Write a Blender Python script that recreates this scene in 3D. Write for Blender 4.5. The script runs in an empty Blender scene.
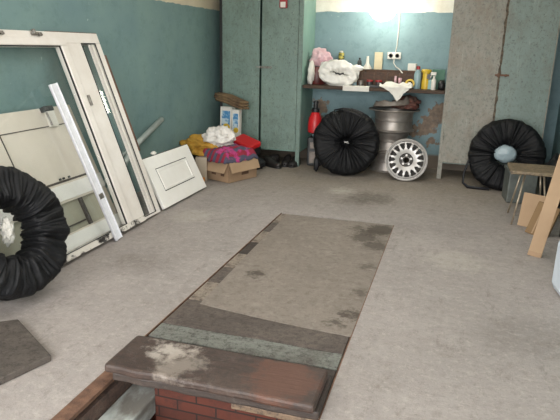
import bpy, bmesh, math, random
from mathutils import Vector, Matrix, noise
PI = math.pi
SC = bpy.context.scene
COL = SC.collection
random.seed(7)

# ------------------------------------------------------------------ camera
F_PX, YAW, PITCH, ROLL, EYE = 568.0, math.radians(16.68), math.radians(16.09), math.radians(1.385), 1.30
w = Vector((-math.sin(YAW) * math.cos(PITCH), math.cos(YAW) * math.cos(PITCH), -math.sin(PITCH)))
r0 = Vector((math.cos(YAW), math.sin(YAW), 0)); u0 = r0.cross(w)
Rr = math.cos(ROLL) * r0 + math.sin(ROLL) * u0
Uu = -math.sin(ROLL) * r0 + math.cos(ROLL) * u0
cam_d = bpy.data.cameras.new('camera'); cam = bpy.data.objects.new('camera', cam_d); COL.objects.link(cam)
cam_d.sensor_width = 36; cam_d.lens = F_PX / 560 * 36; cam_d.clip_start = .05
m = Matrix((Rr, Uu, -w)).transposed().to_4x4(); m.translation = (0, 0, EYE)
cam.matrix_world = m
SC.camera = cam

# ------------------------------------------------------------------ light
world = bpy.data.worlds.new('daylight'); SC.world = world; world.use_nodes = True
bg = world.node_tree.nodes['Background']
bg.inputs[0].default_value = (1.0, 0.985, 0.975, 1); bg.inputs[1].default_value = 9.6
SC.view_settings.view_transform = 'Standard'; SC.view_settings.look = 'None'
SC.view_settings.gamma = 1; SC.view_settings.use_curve_mapping = False
SC.view_settings.exposure = 0.0
LAMP_STRENGTH = 21.0
pd = bpy.data.lights.new('doorway_daylight', 'AREA'); pd.shape = 'RECTANGLE'; pd.size = 3.5; pd.size_y = 2.3
pd.cycles.is_portal = True
po = bpy.data.objects.new('doorway_daylight', pd); COL.objects.link(po)
po.location = (-.82, -.62, 1.2); po.rotation_euler = (math.radians(90), 0, 0)

cl = bpy.data.lights.new('ceiling_fill', 'AREA'); cl.shape = 'RECTANGLE'; cl.size = 1.8; cl.size_y = 2.6  # unseen soft fill, added to brighten the left wall
cl.energy = 46; cl.color = (1.0, .98, .95)
co_ = bpy.data.objects.new('ceiling_fill', cl); COL.objects.link(co_); co_.location = (-.8, 3.4, 2.50)

# ------------------------------------------------------------------ materials
def lin(h):
    h = h.lstrip('#'); v = [int(h[i:i + 2], 16) / 255 for i in (0, 2, 4)]
    return tuple((x / 12.92 if x <= .04045 else ((x + .055) / 1.055) ** 2.4) for x in v) + (1,)

class Mat:
    def __init__(s, name, rough=.7, metal=0.0):
        s.m = bpy.data.materials.new(name); s.m.use_nodes = True
        s.t = s.m.node_tree; s.b = s.t.nodes['Principled BSDF']
        s.b.inputs['Roughness'].default_value = rough; s.b.inputs['Metallic'].default_value = metal
        s.co = s.t.nodes.new('ShaderNodeTexCoord').outputs['Object']
    def n(s, k, **kw):
        x = s.t.nodes.new(k)
        for a, b in kw.items(): setattr(x, a, b)
        return x
    def link(s, a, b): s.t.links.new(a, b)
    def map(s, sc, loc=(0, 0, 0)):
        x = s.n('ShaderNodeMapping'); x.inputs['Scale'].default_value = sc; x.inputs['Location'].default_value = loc
        s.link(s.co, x.inputs[0]); return x.outputs[0]
    def noise(s, scale, detail=6, rough=.6, vec=None, dist=0):
        x = s.n('ShaderNodeTexNoise'); x.inputs['Scale'].default_value = scale
        x.inputs['Detail'].default_value = detail; x.inputs['Roughness'].default_value = rough
        x.inputs['Distortion'].default_value = dist
        s.link(vec if vec is not None else s.co, x.inputs['Vector']); return x.outputs['Fac']
    def ramp(s, fac, a, b, c0=0.0, c1=1.0):
        x = s.n('ShaderNodeMapRange'); x.inputs['From Min'].default_value = a; x.inputs['From Max'].default_value = b
        x.inputs['To Min'].default_value = c0; x.inputs['To Max'].default_value = c1
        s.link(fac, x.inputs['Value']); return x.outputs[0]
    def mix(s, fac, a, b):
        x = s.n('ShaderNodeMix', data_type='RGBA')
        if isinstance(fac, (int, float)): x.inputs[0].default_value = fac
        else: s.link(fac, x.inputs[0])
        for i, v in ((6, a), (7, b)):
            if isinstance(v, tuple): x.inputs[i].default_value = v
            else: s.link(v, x.inputs[i])
        return x.outputs[2]
    def math(s, op, a, b=0.0):
        x = s.n('ShaderNodeMath', operation=op)
        for i, v in ((0, a), (1, b)):
            if isinstance(v, (int, float)): x.inputs[i].default_value = v
            else: s.link(v, x.inputs[i])
        return x.outputs[0]
    def sep(s):
        x = s.n('ShaderNodeSeparateXYZ'); s.link(s.co, x.inputs[0]); return x.outputs
    def near(s, p, r, soft, wob=.12, nscale=6):     # 1 inside a wobbly patch round p
        d = s.n('ShaderNodeVectorMath', operation='DISTANCE'); s.link(s.co, d.inputs[0]); d.inputs[1].default_value = p
        v = s.math('ADD', d.outputs['Value'], s.ramp(s.noise(nscale * 1.5, 7, .7), 0.25, .75, -wob, wob))
        return s.ramp(v, r, r + soft, 1, 0)
    def color(s, c):
        if isinstance(c, tuple): s.b.inputs['Base Color'].default_value = c
        else: s.link(c, s.b.inputs['Base Color'])
        return s
    def bump(s, h, strength=.3, dist=.01):
        x = s.n('ShaderNodeBump'); x.inputs['Strength'].default_value = strength; x.inputs['Distance'].default_value = dist
        s.link(h, x.inputs['Height']); s.link(x.outputs[0], s.b.inputs['Normal']); return s

def simple(name, c1, c2=None, scale=8, rough=.6, metal=0.0, bump=0, bscale=30, stretch=(1, 1, 1), lo=.35, hi=.65, emit=None):
    M = Mat(name, rough, metal)
    v = M.map(stretch)
    if c2: M.color(M.mix(M.ramp(M.noise(scale, 6, .6, v), lo, hi), lin(c1), lin(c2)))
    else: M.color(M.mix(M.ramp(M.noise(scale, 5, .6, v), .3, .7, 0, .12), lin(c1), (0, 0, 0, 1)))
    if bump: M.bump(M.noise(bscale, 5, .6, v), bump)
    return M.m

def wall_mat(name, low, low2, high, line, patches=()):
    M = Mat(name, .75)
    z = M.sep()[2]
    base = M.mix(M.ramp(M.noise(1.6, 5), .3, .7), lin(low), lin(low2))
    base = M.mix(M.ramp(M.noise(8, 9, .85), .50, .64, 0, .35), base, lin('#4d6c68'))
    base = M.mix(M.ramp(M.noise(34, 2, .5), .76, .79, 0, .6), base, lin('#a9bab5'))
    for (p, r) in patches:
        pc = M.mix(M.ramp(M.noise(18, 5), .35, .65), lin('#94806c'), lin('#6e6258'))
        base = M.mix(M.near(p, r, .012, .10, 9), base, pc)
    base = M.mix(M.ramp(z, .14, .17, 1, 0) if name.endswith('back_wall') else 0.0, base, lin('#6a6054'))
    zz = M.math('ADD', z, M.ramp(M.noise(9, 3), .3, .7, -.006, .006))
    up = M.mix(M.ramp(M.noise(5, 5), .3, .7, 0, .5), lin(high), lin('#b3a78d'))
    M.color(M.mix(M.ramp(zz, line, line + .004), base, up))
    M.bump(M.noise(22, 6, .6), .18, .01)
    return M.m

MT = {}
MT['wall'] = wall_mat('painted_wall', '#7b9691', '#6c888a', '#d8cdb6', 1.668)
MT['niche'] = wall_mat('painted_back_wall', '#859fa4', '#7b959b', '#f6f3ea', 1.680,
                       [((-.17, 6.6, .62), .10), ((-.27, 6.6, .48), .10), ((-.42, 6.6, .40), .07), ((-1.52, 6.6, .62), .09), ((-.2, 6.6, .3), .05)])

def cab_mat(name, a, b, grime, amount):
    M = Mat(name, .5)
    base = M.mix(M.ramp(M.noise(2.2, 6, .65), .3, .7), lin(a), lin(b))
    g = M.ramp(M.noise(9, 8, .75, M.map((1, 1, .6))), .62 - amount * .2, .78)
    base = M.mix(M.math('MULTIPLY', g, .55), base, lin(grime))
    sp = M.ramp(M.noise(34, 5, .7), .60, .64)
    base = M.mix(M.math('MULTIPLY', sp, .55), base, lin('#39352d'))
    dr = M.ramp(M.noise(26, 8, .85, M.map((1, 1, .8), (3, 1, 7))), .53 - amount * .02, .64)
    base = M.mix(M.math('MULTIPLY', dr, .7), base, lin('#4d5148'))
    pt = M.ramp(M.noise(3.5, 8, .8, M.map((1.2, 1, .8), (9, 1, 2))), .54 - amount * .03, .60)
    base = M.mix(M.math('MULTIPLY', pt, .30 + .15 * amount), base, lin(grime))
    sc = M.ramp(M.noise(5, 8, .8, M.map((7, 1, .6))), .58, .62)
    base = M.mix(M.math('MULTIPLY', sc, .35), base, lin('#a9b7a5'))
    M.color(base).bump(M.noise(30, 6, .7), .2, .006)
    return M.m
MT['cab_l'] = cab_mat('green_painted_steel', '#768c82', '#6a8079', '#56645a', .7)
MT['cab_r'] = cab_mat('worn_painted_steel', '#97948a', '#7d837a', '#7c6f60', 1.7)
MT['cab_r2'] = cab_mat('worn_grey_green_steel', '#7c8c86', '#70817b', '#6a6a60', .7)
MT['cab_in'] = simple('cabinet_side_paint', '#86a89c', '#7a9c92', 4, .55)
MT['peel'] = simple('peeling_rusty_seam', '#6b5f4f', '#3f382f', 40, .8, 0, .6, 60)
MT['white_ceil'] = simple('ceiling_whitewash', '#cfc8b8', '#bdb6a5', 3, .9)

def floor_mat():
    M = Mat('worn_concrete', .8)
    base = M.mix(M.ramp(M.noise(1.1, 6, .6), .32, .68), lin('#9d9692'), lin('#89837f'))
    y = M.sep()[1]
    base = M.mix(M.ramp(M.noise(5, 8, .75, M.map((1, 1.6, 1))), .45, .75, 0, .40), base, lin('#a9a39e'))
    base = M.mix(M.ramp(M.noise(3.3, 8, .75), .55, .75, 0, .55), base, lin('#776f68'))
    base = M.mix(M.ramp(M.noise(70, 3, .6), .62, .70, 0, .30), base, lin('#5c554f'))
    back = M.math('MULTIPLY', M.ramp(y, 4.4, 6.2), M.ramp(M.noise(2.5, 5), .3, .7, .45, .85))
    base = M.mix(back, base, lin('#877b66'))
    for p, rr, k in (((-.62, 5.0, 0), .10, .6), ((-.78, 4.85, 0), .06, .45), ((-1.75, 2.9, 0), .1, .25), ((.45, 2.7, 0), .12, .2)):
        base = M.mix(M.math('MULTIPLY', M.near(p, rr, .16, .12, 7), k), base, lin('#4d463e'))
    for p, rr, k in (((-.95, 5.15, 0), .04, .6), ((-1.9, 3.9, 0), .1, .3), ((.1, 3.6, 0), .12, .3)):
        base = M.mix(M.math('MULTIPLY', M.near(p, rr, .12, .1, 8), k), base, lin('#bdb7ad'))
    base = M.mix(M.ramp(M.noise(17, 10, .95), .50, .62, 0, .55), base, lin('#6b625b'))
    base = M.mix(M.ramp(M.noise(26, 9, .85, M.map((1, 1, 1), (5, 3, 0))), .51, .63, 0, .42), base, lin('#b9b2aa'))
    ln = M.ramp(M.noise(3.0, 9, .85, M.map((3, 1, 1), (2, 8, 0))), .55, .62)
    base = M.mix(M.math('MULTIPLY', ln, .35), base, lin('#5d554e'))
    M.color(base).bump(M.noise(45, 8, .7), .35, .008)
    return M.m
MT['floor'] = floor_mat()

def wood(name, a, b, c=None, stretch=(2, 30, 30), rough=.75, patch=None):
    M = Mat(name, rough)
    g = M.noise(2.2, 7, .65, M.map(stretch), .6)
    base = M.mix(M.ramp(g, .35, .68), lin(a), lin(b))
    if c: base = M.mix(M.ramp(M.noise(5, 8, .8), .48, .68, 0, .9), base, lin(c))
    base = M.mix(M.ramp(M.noise(30, 8, .9), .49, .58, 0, .7), base, lin('#2c2522'))
    base = M.mix(M.ramp(M.noise(19, 9, .9, M.map((1, 1, 1), (4, 4, 4))), .55, .65, 0, .16), base, lin('#a2988d'))
    for p, rr, col, k in (patch or []):
        base = M.mix(M.math('MULTIPLY', M.near(p, rr, .07, .09, 11), k), base, lin(col))
    M.color(base).bump(g, .5, .006)
    return M.m
MT['plank_top'] = wood('old_dark_plank', '#43332c', '#2e241f', '#51433b', (3, 26, 26), .6,
                       [((-.22, .05, .04), .035, '#b5ada3', .75), ((-.15, -.03, .04), .05, '#8f867c', .6), ((.27, .0, .04), .10, '#5b3a2c', .75)])
MT['plank_low'] = wood('dark_plank', '#3f342e', '#2b2521', None, (3, 26, 26), .65)
MT['plank_green'] = wood('green_painted_plank', '#7d8079', '#696b65', '#4d4742', (3, 20, 20), .7)
MT['plank_grey'] = wood('grey_brown_plank', '#584e47', '#443d39', '#675d55', (3, 24, 24), .7)
MT['plank_pale'] = wood('faded_floor_plank', '#8f8578', '#82776b', '#6a5b4f', (3, 24, 24), .75)
MT['timber'] = wood('pit_timber', '#5b463c', '#40322c', '#6b5a50', (20, 2, 20), .8)
MT['timber_l'] = wood('light_timber', '#77634f', '#5c4b3d', None, (3, 20, 20), .8)
MT['shelfwood'] = wood('shelf_wood', '#55402f', '#38291f', None, (2, 25, 25), .7)
MT['traywood'] = wood('tray_wood', '#5a3d28', '#40291a', None, (2, 25, 25), .6)
MT['seatwood'] = wood('stool_wood', '#94836a', '#7a6a52', '#655643', (2, 25, 25), .6)
MT['ply'] = wood('dark_chipboard', '#524b45', '#453f3a', '#5f5750', (5, 5, 5), .8)
def sheet_mat():
    M = Mat('hardboard_sheet', .72)
    base = M.mix(M.ramp(M.noise(1.8, 7, .65), .3, .7), lin('#837a71'), lin('#726960'))
    base = M.mix(M.ramp(M.noise(12, 9, .9), .50, .62, 0, .5), base, lin('#979087'))
    base = M.mix(M.ramp(M.noise(22, 9, .85, M.map((1, 1, 1), (3, 3, 3))), .49, .60, 0, .6), base, lin('#5f564d'))
    base = M.mix(M.ramp(M.noise(5, 6, .7), .64, .69, 0, .45), base, lin('#544a40'))
    for p, rr, k in (((-.43, 4.08, 0), .09, .85), ((-.52, 3.85, 0), .07, .7), ((-.42, 3.72, 0), .06, .7), ((-.50, 3.98, 0), .06, .7), ((-.60, 4.05, 0), .03, .6),
                     ((-1.02, 2.95, 0), .02, .9), ((-.40, 2.62, 0), .02, .9), ((-.39, 2.9, 0), .02, .6), ((-.45, 2.5, 0), .01, .8), ((-.42, 3.3, 0), .02, .6)):
        base = M.mix(M.math('MULTIPLY', M.near(p, rr, .05, .07, 14), k), base, lin('#3f362d'))
    M.color(base).bump(M.noise(30, 6, .7), .25, .004)
    return M.m
MT['sheet'] = sheet_mat()
def brick():
    M = Mat('red_brick', .85)
    b = M.n('ShaderNodeTexBrick'); b.inputs['Scale'].default_value = 1.0
    for k, v in (('Brick Width', .17), ('Row Height', .048), ('Mortar Size', .004), ('Mortar Smooth', .3), ('Bias', 0)): b.inputs[k].default_value = v
    b.inputs['Color1'].default_value = lin('#55281b'); b.inputs['Color2'].default_value = lin('#421f15'); b.inputs['Mortar'].default_value = lin('#1f1410')
    s = M.sep(); c = M.n('ShaderNodeCombineXYZ')
    M.link(M.math('ADD', s[0], s[1]), c.inputs[0]); M.link(s[2], c.inputs[1]); M.link(c.outputs[0], b.inputs['Vector'])
    M.color(M.mix(M.ramp(M.noise(12, 8, .8), .48, .62, 0, .5), b.outputs['Color'], lin('#2e1c17')))
    M.bump(b.outputs['Fac'], -.6, .01)
    return M.m
MT['brick'] = brick()
MT['pit_conc'] = simple('pit_concrete', '#5d554e', '#463f39', 5, .9)
MT['rust'] = simple('rusty_steel', '#7a5b48', '#5a4236', 18, .7, .2, .4, 50)
MT['beam'] = simple('whitewashed_beam', '#a9b0ac', '#6d6a64', 9, .75, 0, .4, 30, (1, .5, 1), .4, .62)
def pvc(name, a, b):
    M = Mat(name, .35)
    base = M.mix(M.ramp(M.noise(3, 6, .7), .35, .75), lin(a), lin(b))
    base = M.mix(M.ramp(M.noise(26, 6, .75), .66, .72, 0, .55), base, lin('#7b7264'))
    M.color(base); return M.m
MT['pvc'] = pvc('dirty_white_pvc', '#e6e2dc', '#d3ccc2')
MT['pvc_dirty'] = simple('scuffed_rail', '#d8d3ca', '#2c2826', 11, .6, 0, .3, 40, (1, .6, 1), .50, .56)
MT['cream'] = pvc('cream_panel', '#dbd3c5', '#cfc6b8')
MT['white_panel'] = pvc('white_panel', '#efeee9', '#e4e2db')
MT['gasket'] = simple('black_gasket_and_shade', '#1d1f20', None, 8, .6)
MT['groove'] = simple('dark_groove', '#4a443e', None, 8, .7)
MT['alu'] = simple('aluminium', '#c9ccd2', '#b4b8c0', 20, .28, .85, 0)
MT['leg_metal'] = simple('worn_leg_metal', '#b3a591', '#8d8170', 20, .4, .5)
MT['strip'] = simple('white_enamelled_strip', '#e6e7ec', '#d6d8de', 20, .25, 0)
MT['steel'] = simple('steel_hardware', '#8f8d88', '#6c665e', 30, .4, .7)
def glass(name, tint, alpha, rough=.03):
    M = Mat(name, rough); M.b.inputs['Base Color'].default_value = lin(tint)
    M.b.inputs['Transmission Weight'].default_value = 1; M.b.inputs['IOR'].default_value = 1.45
    return M.m
def thin_glass(name, tint):
    m_ = bpy.data.materials.new(name); m_.use_nodes = True; t = m_.node_tree; t.nodes.clear()
    o = t.nodes.new('ShaderNodeOutputMaterial'); mx = t.nodes.new('ShaderNodeMixShader'); fr = t.nodes.new('ShaderNodeLayerWeight'); pw_ = t.nodes.new('ShaderNodeMath'); pw_.operation = 'POWER'; pw_.inputs[1].default_value = 4; ma = t.nodes.new('ShaderNodeMath'); ma.operation = 'MULTIPLY_ADD'; ma.inputs[1].default_value = .3; ma.inputs[2].default_value = .03
    tr = t.nodes.new('ShaderNodeBsdfTransparent'); gl = t.nodes.new('ShaderNodeBsdfGlossy')
    tr.inputs[0].default_value = lin(tint); gl.inputs['Roughness'].default_value = .02; fr.inputs[0].default_value = .5
    t.links.new(fr.outputs['Facing'], pw_.inputs[0]); t.links.new(pw_.outputs[0], ma.inputs[0]); t.links.new(ma.outputs[0], mx.inputs[0]); t.links.new(tr.outputs[0], mx.inputs[1]); t.links.new(gl.outputs[0], mx.inputs[2]); t.links.new(mx.outputs[0], o.inputs[0])
    return m_
MT['glass'] = thin_glass('window_glass', '#fdfefe')
MT['bagfab'] = simple('black_nylon', '#101114', '#090a0c', 9, .6, 0, .7, 30)
MT['bagfab'].node_tree.nodes['Principled BSDF'].inputs['Specular IOR Level'].default_value = .3
MT['bagfab2'] = simple('black_nylon_strap', '#1d1e22', None, 9, .6)
MT['cordw'] = simple('pale_drawstring', '#c9c9c6', None, 9, .6)
MT['alloy'] = simple('silver_alloy', '#c9c7c4', '#b6b2ae', 14, .35, .35)
MT['alloy_dark'] = simple('dark_alloy_recess', '#4a4744', '#35322f', 14, .6, .4)
MT['rim'] = simple('bare_steel_rim', '#a8a29c', '#8f8881', 10, .45, .7)
MT['rim_dark'] = simple('tarnished_rim', '#8a817a', '#6d655e', 12, .45, .5)
MT['carton'] = simple('cardboard', '#a1876c', '#957a5f', 5, .85)
MT['carton_d'] = simple('cardboard_brown', '#8a7050', '#7c6243', 5, .85)
MT['carton_l'] = simple('cardboard_pale', '#a98f72', '#9d8367', 4, .8)
MT['tape'] = simple('brown_print', '#5d4433', None, 8, .8)
MT['rag_w'] = simple('white_rag', '#e6e3de', '#c6c1ba', 16, .9, 0, .9, 40)
MT['white_bag'] = simple('white_polythene', '#f4f3ec', '#e4e2da', 16, .5, 0, .8, 30)
MT['yellow'] = simple('yellow_cloth', '#c2973a', '#a87d2c', 14, .8, 0, .4)
def stripe_mat():
    M = Mat('striped_red_blanket', .9)
    wv = M.n('ShaderNodeTexWave'); wv.inputs['Scale'].default_value = 4.2; wv.inputs['Distortion'].default_value = 2.5; wv.inputs['Detail'].default_value = 2
    M.link(M.map((1, .25, 1)), wv.inputs['Vector'])
    c = M.mix(M.ramp(wv.outputs['Fac'], .45, .55), lin('#8b2338'), lin('#4a4a5c'))
    c = M.mix(M.ramp(M.noise(7, 3), .55, .6), c, lin('#b03c78'))
    M.color(c).bump(M.noise(60, 4), .3); return M.m
MT['blanket'] = stripe_mat()
MT['red'] = simple('red_plastic', '#c8252a', '#b81f25', 5, .35)
MT['red_d'] = simple('dark_red_plastic', '#a02a2e', '#8c2024', 5, .4)
MT['maroon'] = simple('maroon_plastic', '#6a2420', '#3c1917', 12, .4)
MT['black'] = simple('black_plastic', '#18191a', '#222223', 8, .45)
MT['darkgrey'] = simple('dark_grey_plastic', '#3d3f40', '#2c2d2e', 8, .4)
MT['greybin'] = simple('galvanised_bin', '#6b706c', '#555a57', 8, .5, .3)
MT['shoe'] = simple('black_shoe_leather', '#1d1b1a', '#272423', 20, .5, 0, .3)
MT['white'] = simple('white_plastic', '#dedbd2', '#d2cec3', 10, .4)
MT['paper'] = simple('white_paper', '#e2e0d8', '#d5d2ca', 8, .9)
MT['cream_box'] = simple('cream_carton', '#dbcfae', '#cfc29f', 6, .7)
MT['foil'] = simple('grey_plastic_sheet', '#8d857c', '#736b63', 14, .4, .1, .5)
MT['dirtyrag'] = simple('brown_oily_rag', '#5a4a41', '#6d4038', 14, .9, 0, .6)
MT['yel_pl'] = simple('yellow_plastic', '#d9b93a', '#c9a52c', 9, .4)
MT['green_box'] = simple('green_carton', '#4b7562', '#426b59', 6, .6)
MT['teal_lbl'] = simple('teal_label', '#7ea9a8', '#8fb3b0', 20, .5)
MT['clear'] = simple('bluish_clear_bottle', '#8fa9ae', '#7d979e', 10, .2)
MT['pinkfoil'] = simple('pink_plastic_bag', '#efd0d4', '#e6b4bf', 7, .3, 0, .4)
MT['pinkfoil'].node_tree.nodes['Principled BSDF'].inputs['Alpha'].default_value = .75
MT['bluebag'] = simple('pale_blue_plastic', '#9fb0b5', '#8fa1a8', 7, .35, 0, .4)
MT['blue'] = simple('blue_printed_card', '#3f7fae', '#b9cdd6', 14, .5, 0, 0, 30, (1, 1, 1), .45, .55)
MT['canister'] = simple('translucent_canister_plastic', '#c9d3dc', '#bac6d2', 5, .25)
MT['pipe'] = simple('grey_pipe', '#b9c2be', '#a5afab', 8, .4)
MT['stick'] = simple('brown_bark_stick', '#7a6549', '#524130', 14, .9, 0, .5)
MT['orange'] = simple('orange_plastic', '#c9822c', '#b87224', 8, .5)
MT['green_can'] = simple('dark_green_can', '#44502f', '#c3b45a', 30, .4, .3, 0, 30, (.2, .2, 1), .5, .56)
def lampmat():
    m_ = bpy.data.materials.new('lit_opal_glass'); m_.use_nodes = True; b = m_.node_tree.nodes['Principled BSDF']
    b.inputs['Base Color'].default_value = (1, 1, 1, 1); b.inputs['Emission Color'].default_value = (1.0, .97, .84, 1)
    b.inputs['Emission Strength'].default_value = LAMP_STRENGTH; return m_
MT['lamp'] = lampmat()

# ------------------------------------------------------------------ mesh helpers
class MB:
    def __init__(s): s.bm = bmesh.new()
    def box(s, c, d, rot=None):
        r = bmesh.ops.create_cube(s.bm, size=1)['verts']
        M = Matrix.Translation(c) @ (rot.to_4x4() if rot is not None else Matrix.Identity(4)) @ Matrix.Diagonal((d[0], d[1], d[2], 1))
        bmesh.ops.transform(s.bm, matrix=M, verts=r); return s
    def bb(s, x0, x1, y0, y1, z0, z1):
        return s.box(((x0 + x1) / 2, (y0 + y1) / 2, (z0 + z1) / 2), (abs(x1 - x0), abs(y1 - y0), abs(z1 - z0)))
    def poly(s, pts, z0, z1):
        a = [s.bm.verts.new((p[0], p[1], z0)) for p in pts]; b = [s.bm.verts.new((p[0], p[1], z1)) for p in pts]
        n = len(pts); s.bm.faces.new(a[::-1]); s.bm.faces.new(b)
        for i in range(n): s.bm.faces.new((a[i], a[(i + 1) % n], b[(i + 1) % n], b[i]))
        return s
    def tube(s, pts, r, seg=10, cap=True, flat=None):
        pts = [Vector(p) for p in pts]; rs = r if isinstance(r, (list, tuple)) else [r] * len(pts)
        rings = []; up = None
        for i, p in enumerate(pts):
            t = (pts[min(i + 1, len(pts) - 1)] - pts[max(i - 1, 0)]).normalized()
            if up is None:
                up = Vector((0, 0, 1)) if abs(t.z) < .9 else Vector((1, 0, 0))
            a = t.cross(up).normalized(); b = a.cross(t).normalized(); up = b
            fx, fy = flat or (1, 1)
            rings.append([s.bm.verts.new(p + (a * math.cos(2 * PI * k / seg) * fx + b * math.sin(2 * PI * k / seg) * fy) * rs[i]) for k in range(seg)])
        for A, B in zip(rings, rings[1:]):
            for k in range(seg): s.bm.faces.new((A[k], A[(k + 1) % seg], B[(k + 1) % seg], B[k]))
        if cap: s.bm.faces.new(rings[0][::-1]); s.bm.faces.new(rings[-1])
        return s
    def lathe(s, prof, seg=40, M=None, closed=False):   # prof of (r, z), round z
        M = M or Matrix.Identity(4); rings = []
        for r, z in prof:
            if r < 1e-5: rings.append([s.bm.verts.new(M @ Vector((0, 0, z)))])
            else: rings.append([s.bm.verts.new(M @ Vector((r * math.cos(2 * PI * k / seg), r * math.sin(2 * PI * k / seg), z))) for k in range(seg)])
        pr = list(zip(rings, rings[1:])) + ([(rings[-1], rings[0])] if closed else [])
        for A, B in pr:
            for k in range(seg):
                k2 = (k + 1) % seg
                if len(A) == 1 and len(B) == 1: continue
                if len(A) == 1: s.bm.faces.new((A[0], B[k2], B[k]))
                elif len(B) == 1: s.bm.faces.new((A[k], A[k2], B[0]))
                else: s.bm.faces.new((A[k], A[k2], B[k2], B[k]))
        return s
    def grid(s, nu, nv, fn, wrap=False):
        V = [[s.bm.verts.new(fn(i / (nu if wrap else nu - 1), j / (nv - 1))) for j in range(nv)] for i in range(nu)]
        for i in range(nu if wrap else nu - 1):
            for j in range(nv - 1):
                i2 = (i + 1) % nu
                s.bm.faces.new((V[i][j], V[i2][j], V[i2][j + 1], V[i][j + 1]))
        return s
    def blob(s, c, rad, seed=0, amp=.25, freq=2.5, sub=4, ridge=True, floor=None):
        r = bmesh.ops.create_icosphere(s.bm, subdivisions=sub, radius=1)['verts']
        o = Vector((seed * 7.3, seed * 3.1, seed * 5.7))
        for v in r:
            d = v.co.normalized(); n1 = noise.noise(d * freq + o)
            n2 = (1 - 2.6 * abs(noise.noise(d * freq * 1.7 + o))) if ridge else noise.noise(d * freq * 2.2 + o)
            n3 = noise.noise(d * freq * 5 + o)
            k = 1 + amp * n1 + amp * (.28 * n2 + .22 * n3)
            p = Vector((c[0] + d.x * rad[0] * k, c[1] + d.y * rad[1] * k, c[2] + d.z * rad[2] * k))
            if floor is not None and p.z < floor: p.z = floor
            v.co = p
        return s
    def xf(s, M): bmesh.ops.transform(s.bm, matrix=M, verts=s.bm.verts[:]); return s
    def build(s, name, mat, parent=None, loc=None, rot=None, bevel=0, smooth=False, solid=0, subd=0):
        bmesh.ops.recalc_face_normals(s.bm, faces=s.bm.faces[:])
        me = bpy.data.meshes.new(name); s.bm.to_mesh(me); s.bm.free()
        me.materials.append(MT[mat] if isinstance(mat, str) else mat)
        o = bpy.data.objects.new(name, me); COL.objects.link(o)
        if parent: o.parent = parent
        if loc: o.location = loc
        if rot: o.rotation_euler = rot
        if solid: x = o.modifiers.new('s', 'SOLIDIFY'); x.thickness = solid; x.offset = 0
        if bevel: x = o.modifiers.new('b', 'BEVEL'); x.width = bevel; x.segments = 2; x.limit_method = 'ANGLE'
        if subd: x = o.modifiers.new('u', 'SUBSURF'); x.levels = subd; x.render_levels = subd
        if smooth:
            for p in me.polygons: p.use_smooth = True
            if smooth == 'auto':
                bm = bmesh.new(); bm.from_mesh(me)
                for e in bm.edges:
                    if len(e.link_faces) == 2 and e.calc_face_angle(0) > .6: e.smooth = False
                bm.to_mesh(me); bm.free()
        return o

def tag(o, label, cat, group=None):
    o['label'] = label; o['category'] = cat
    if group: o['group'] = group
    return o
def thing(name, label, cat, loc=(0, 0, 0), rot=(0, 0, 0), group=None):
    o = bpy.data.objects.new(name, None); COL.objects.link(o); o.empty_display_size = .1
    o.location = loc; o.rotation_euler = rot
    return tag(o, label, cat, group)
def struct(o): o['kind'] = 'structure'; return o
def RZ(a): return Matrix.Rotation(a, 4, 'Z')
def RX(a): return Matrix.Rotation(a, 4, 'X')
def RY(a): return Matrix.Rotation(a, 4, 'Y')
def T(*a): return Matrix.Translation(a)

# ------------------------------------------------------------------ room
WL, WR, BY, FY, CZ = -2.665, 1.04, 6.60, -.6, 2.55
PX0, PX1, PY0, PY1 = -1.262, -.352, .95, 4.245
fl = MB()
fl.bb(WL - .2, PX0, FY, BY + .2, -.15, 0); fl.bb(PX1, WR + .2, FY, BY + .2, -.15, 0)
fl.bb(PX0, PX1, FY, PY0, -.15, 0); fl.bb(PX0, PX1, PY1, BY + .2, -.15, 0)
struct(fl.build('floor', 'floor'))
struct(MB().bb(-8, 8, -12, FY, -.2, -.03).build('ground', simple('yard_concrete', '#a39c92', '#8e877d', 3, .9)))
struct(MB().bb(WL - .2, WL, FY, BY + .2, 0, CZ).build('wall_left', 'wall'))
struct(MB().bb(WR, WR + .2, FY, BY + .2, 0, CZ).build('wall_right', 'wall'))
struct(MB().bb(WL, WR, BY, BY + .2, 0, CZ).build('wall_back', 'niche'))
struct(MB().bb(WL - .2, WR + .2, FY, BY + .2, CZ, CZ + .15).build('ceiling', 'white_ceil'))
struct(MB().bb(WL, WR, FY, FY + .12, 2.3, CZ).build('wall_front', 'wall'))
# inspection pit
pw = MB()
pw.bb(PX0 - .12, PX0, PY0, PY1, -1.3, -.15); pw.bb(PX1, PX1 + .12, PY0, PY1, -1.3, -.15)
pw.bb(PX0 - .12, PX1 + .12, PY0 - .12, PY0, -1.3, -.15); pw.bb(PX0 - .12, PX1 + .12, PY1, PY1 + .12, -1.3, -.15)
pw.bb(-1.062, PX1, 1.81, 1.93, -1.25, -.045); pw.bb(PX0, -1.062, 2.12, 2.2, -1.25, -.045)
struct(pw.build('wall_pit', 'brick'))
struct(MB().bb(PX0 - .12, PX1 + .12, PY0 - .12, PY1 + .12, -1.38, -1.25).build('floor_pit', 'pit_conc'))
tr = MB(); tr.bb(PX0, PX0 + .062, PY0, 1.80, -.012, .004); tr.bb(PX0, PX0 + .006, PY0, 1.80, -.14, -.012)
struct(tr.build('trim_1', 'rust'))
struct(MB().bb(PX0 + .006, PX0 + .060, PY0, 2.10, -.15, -.042).build('trim_2', 'timber', bevel=.004))
struct(MB().bb(PX1 - .006, PX1, PY0, PY1, -.15, 0).build('trim_3', 'rust'))
struct(MB().bb(PX0, PX0 + .006, 1.95, PY1, -.15, 0).build('trim_4', 'rust'))
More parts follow.
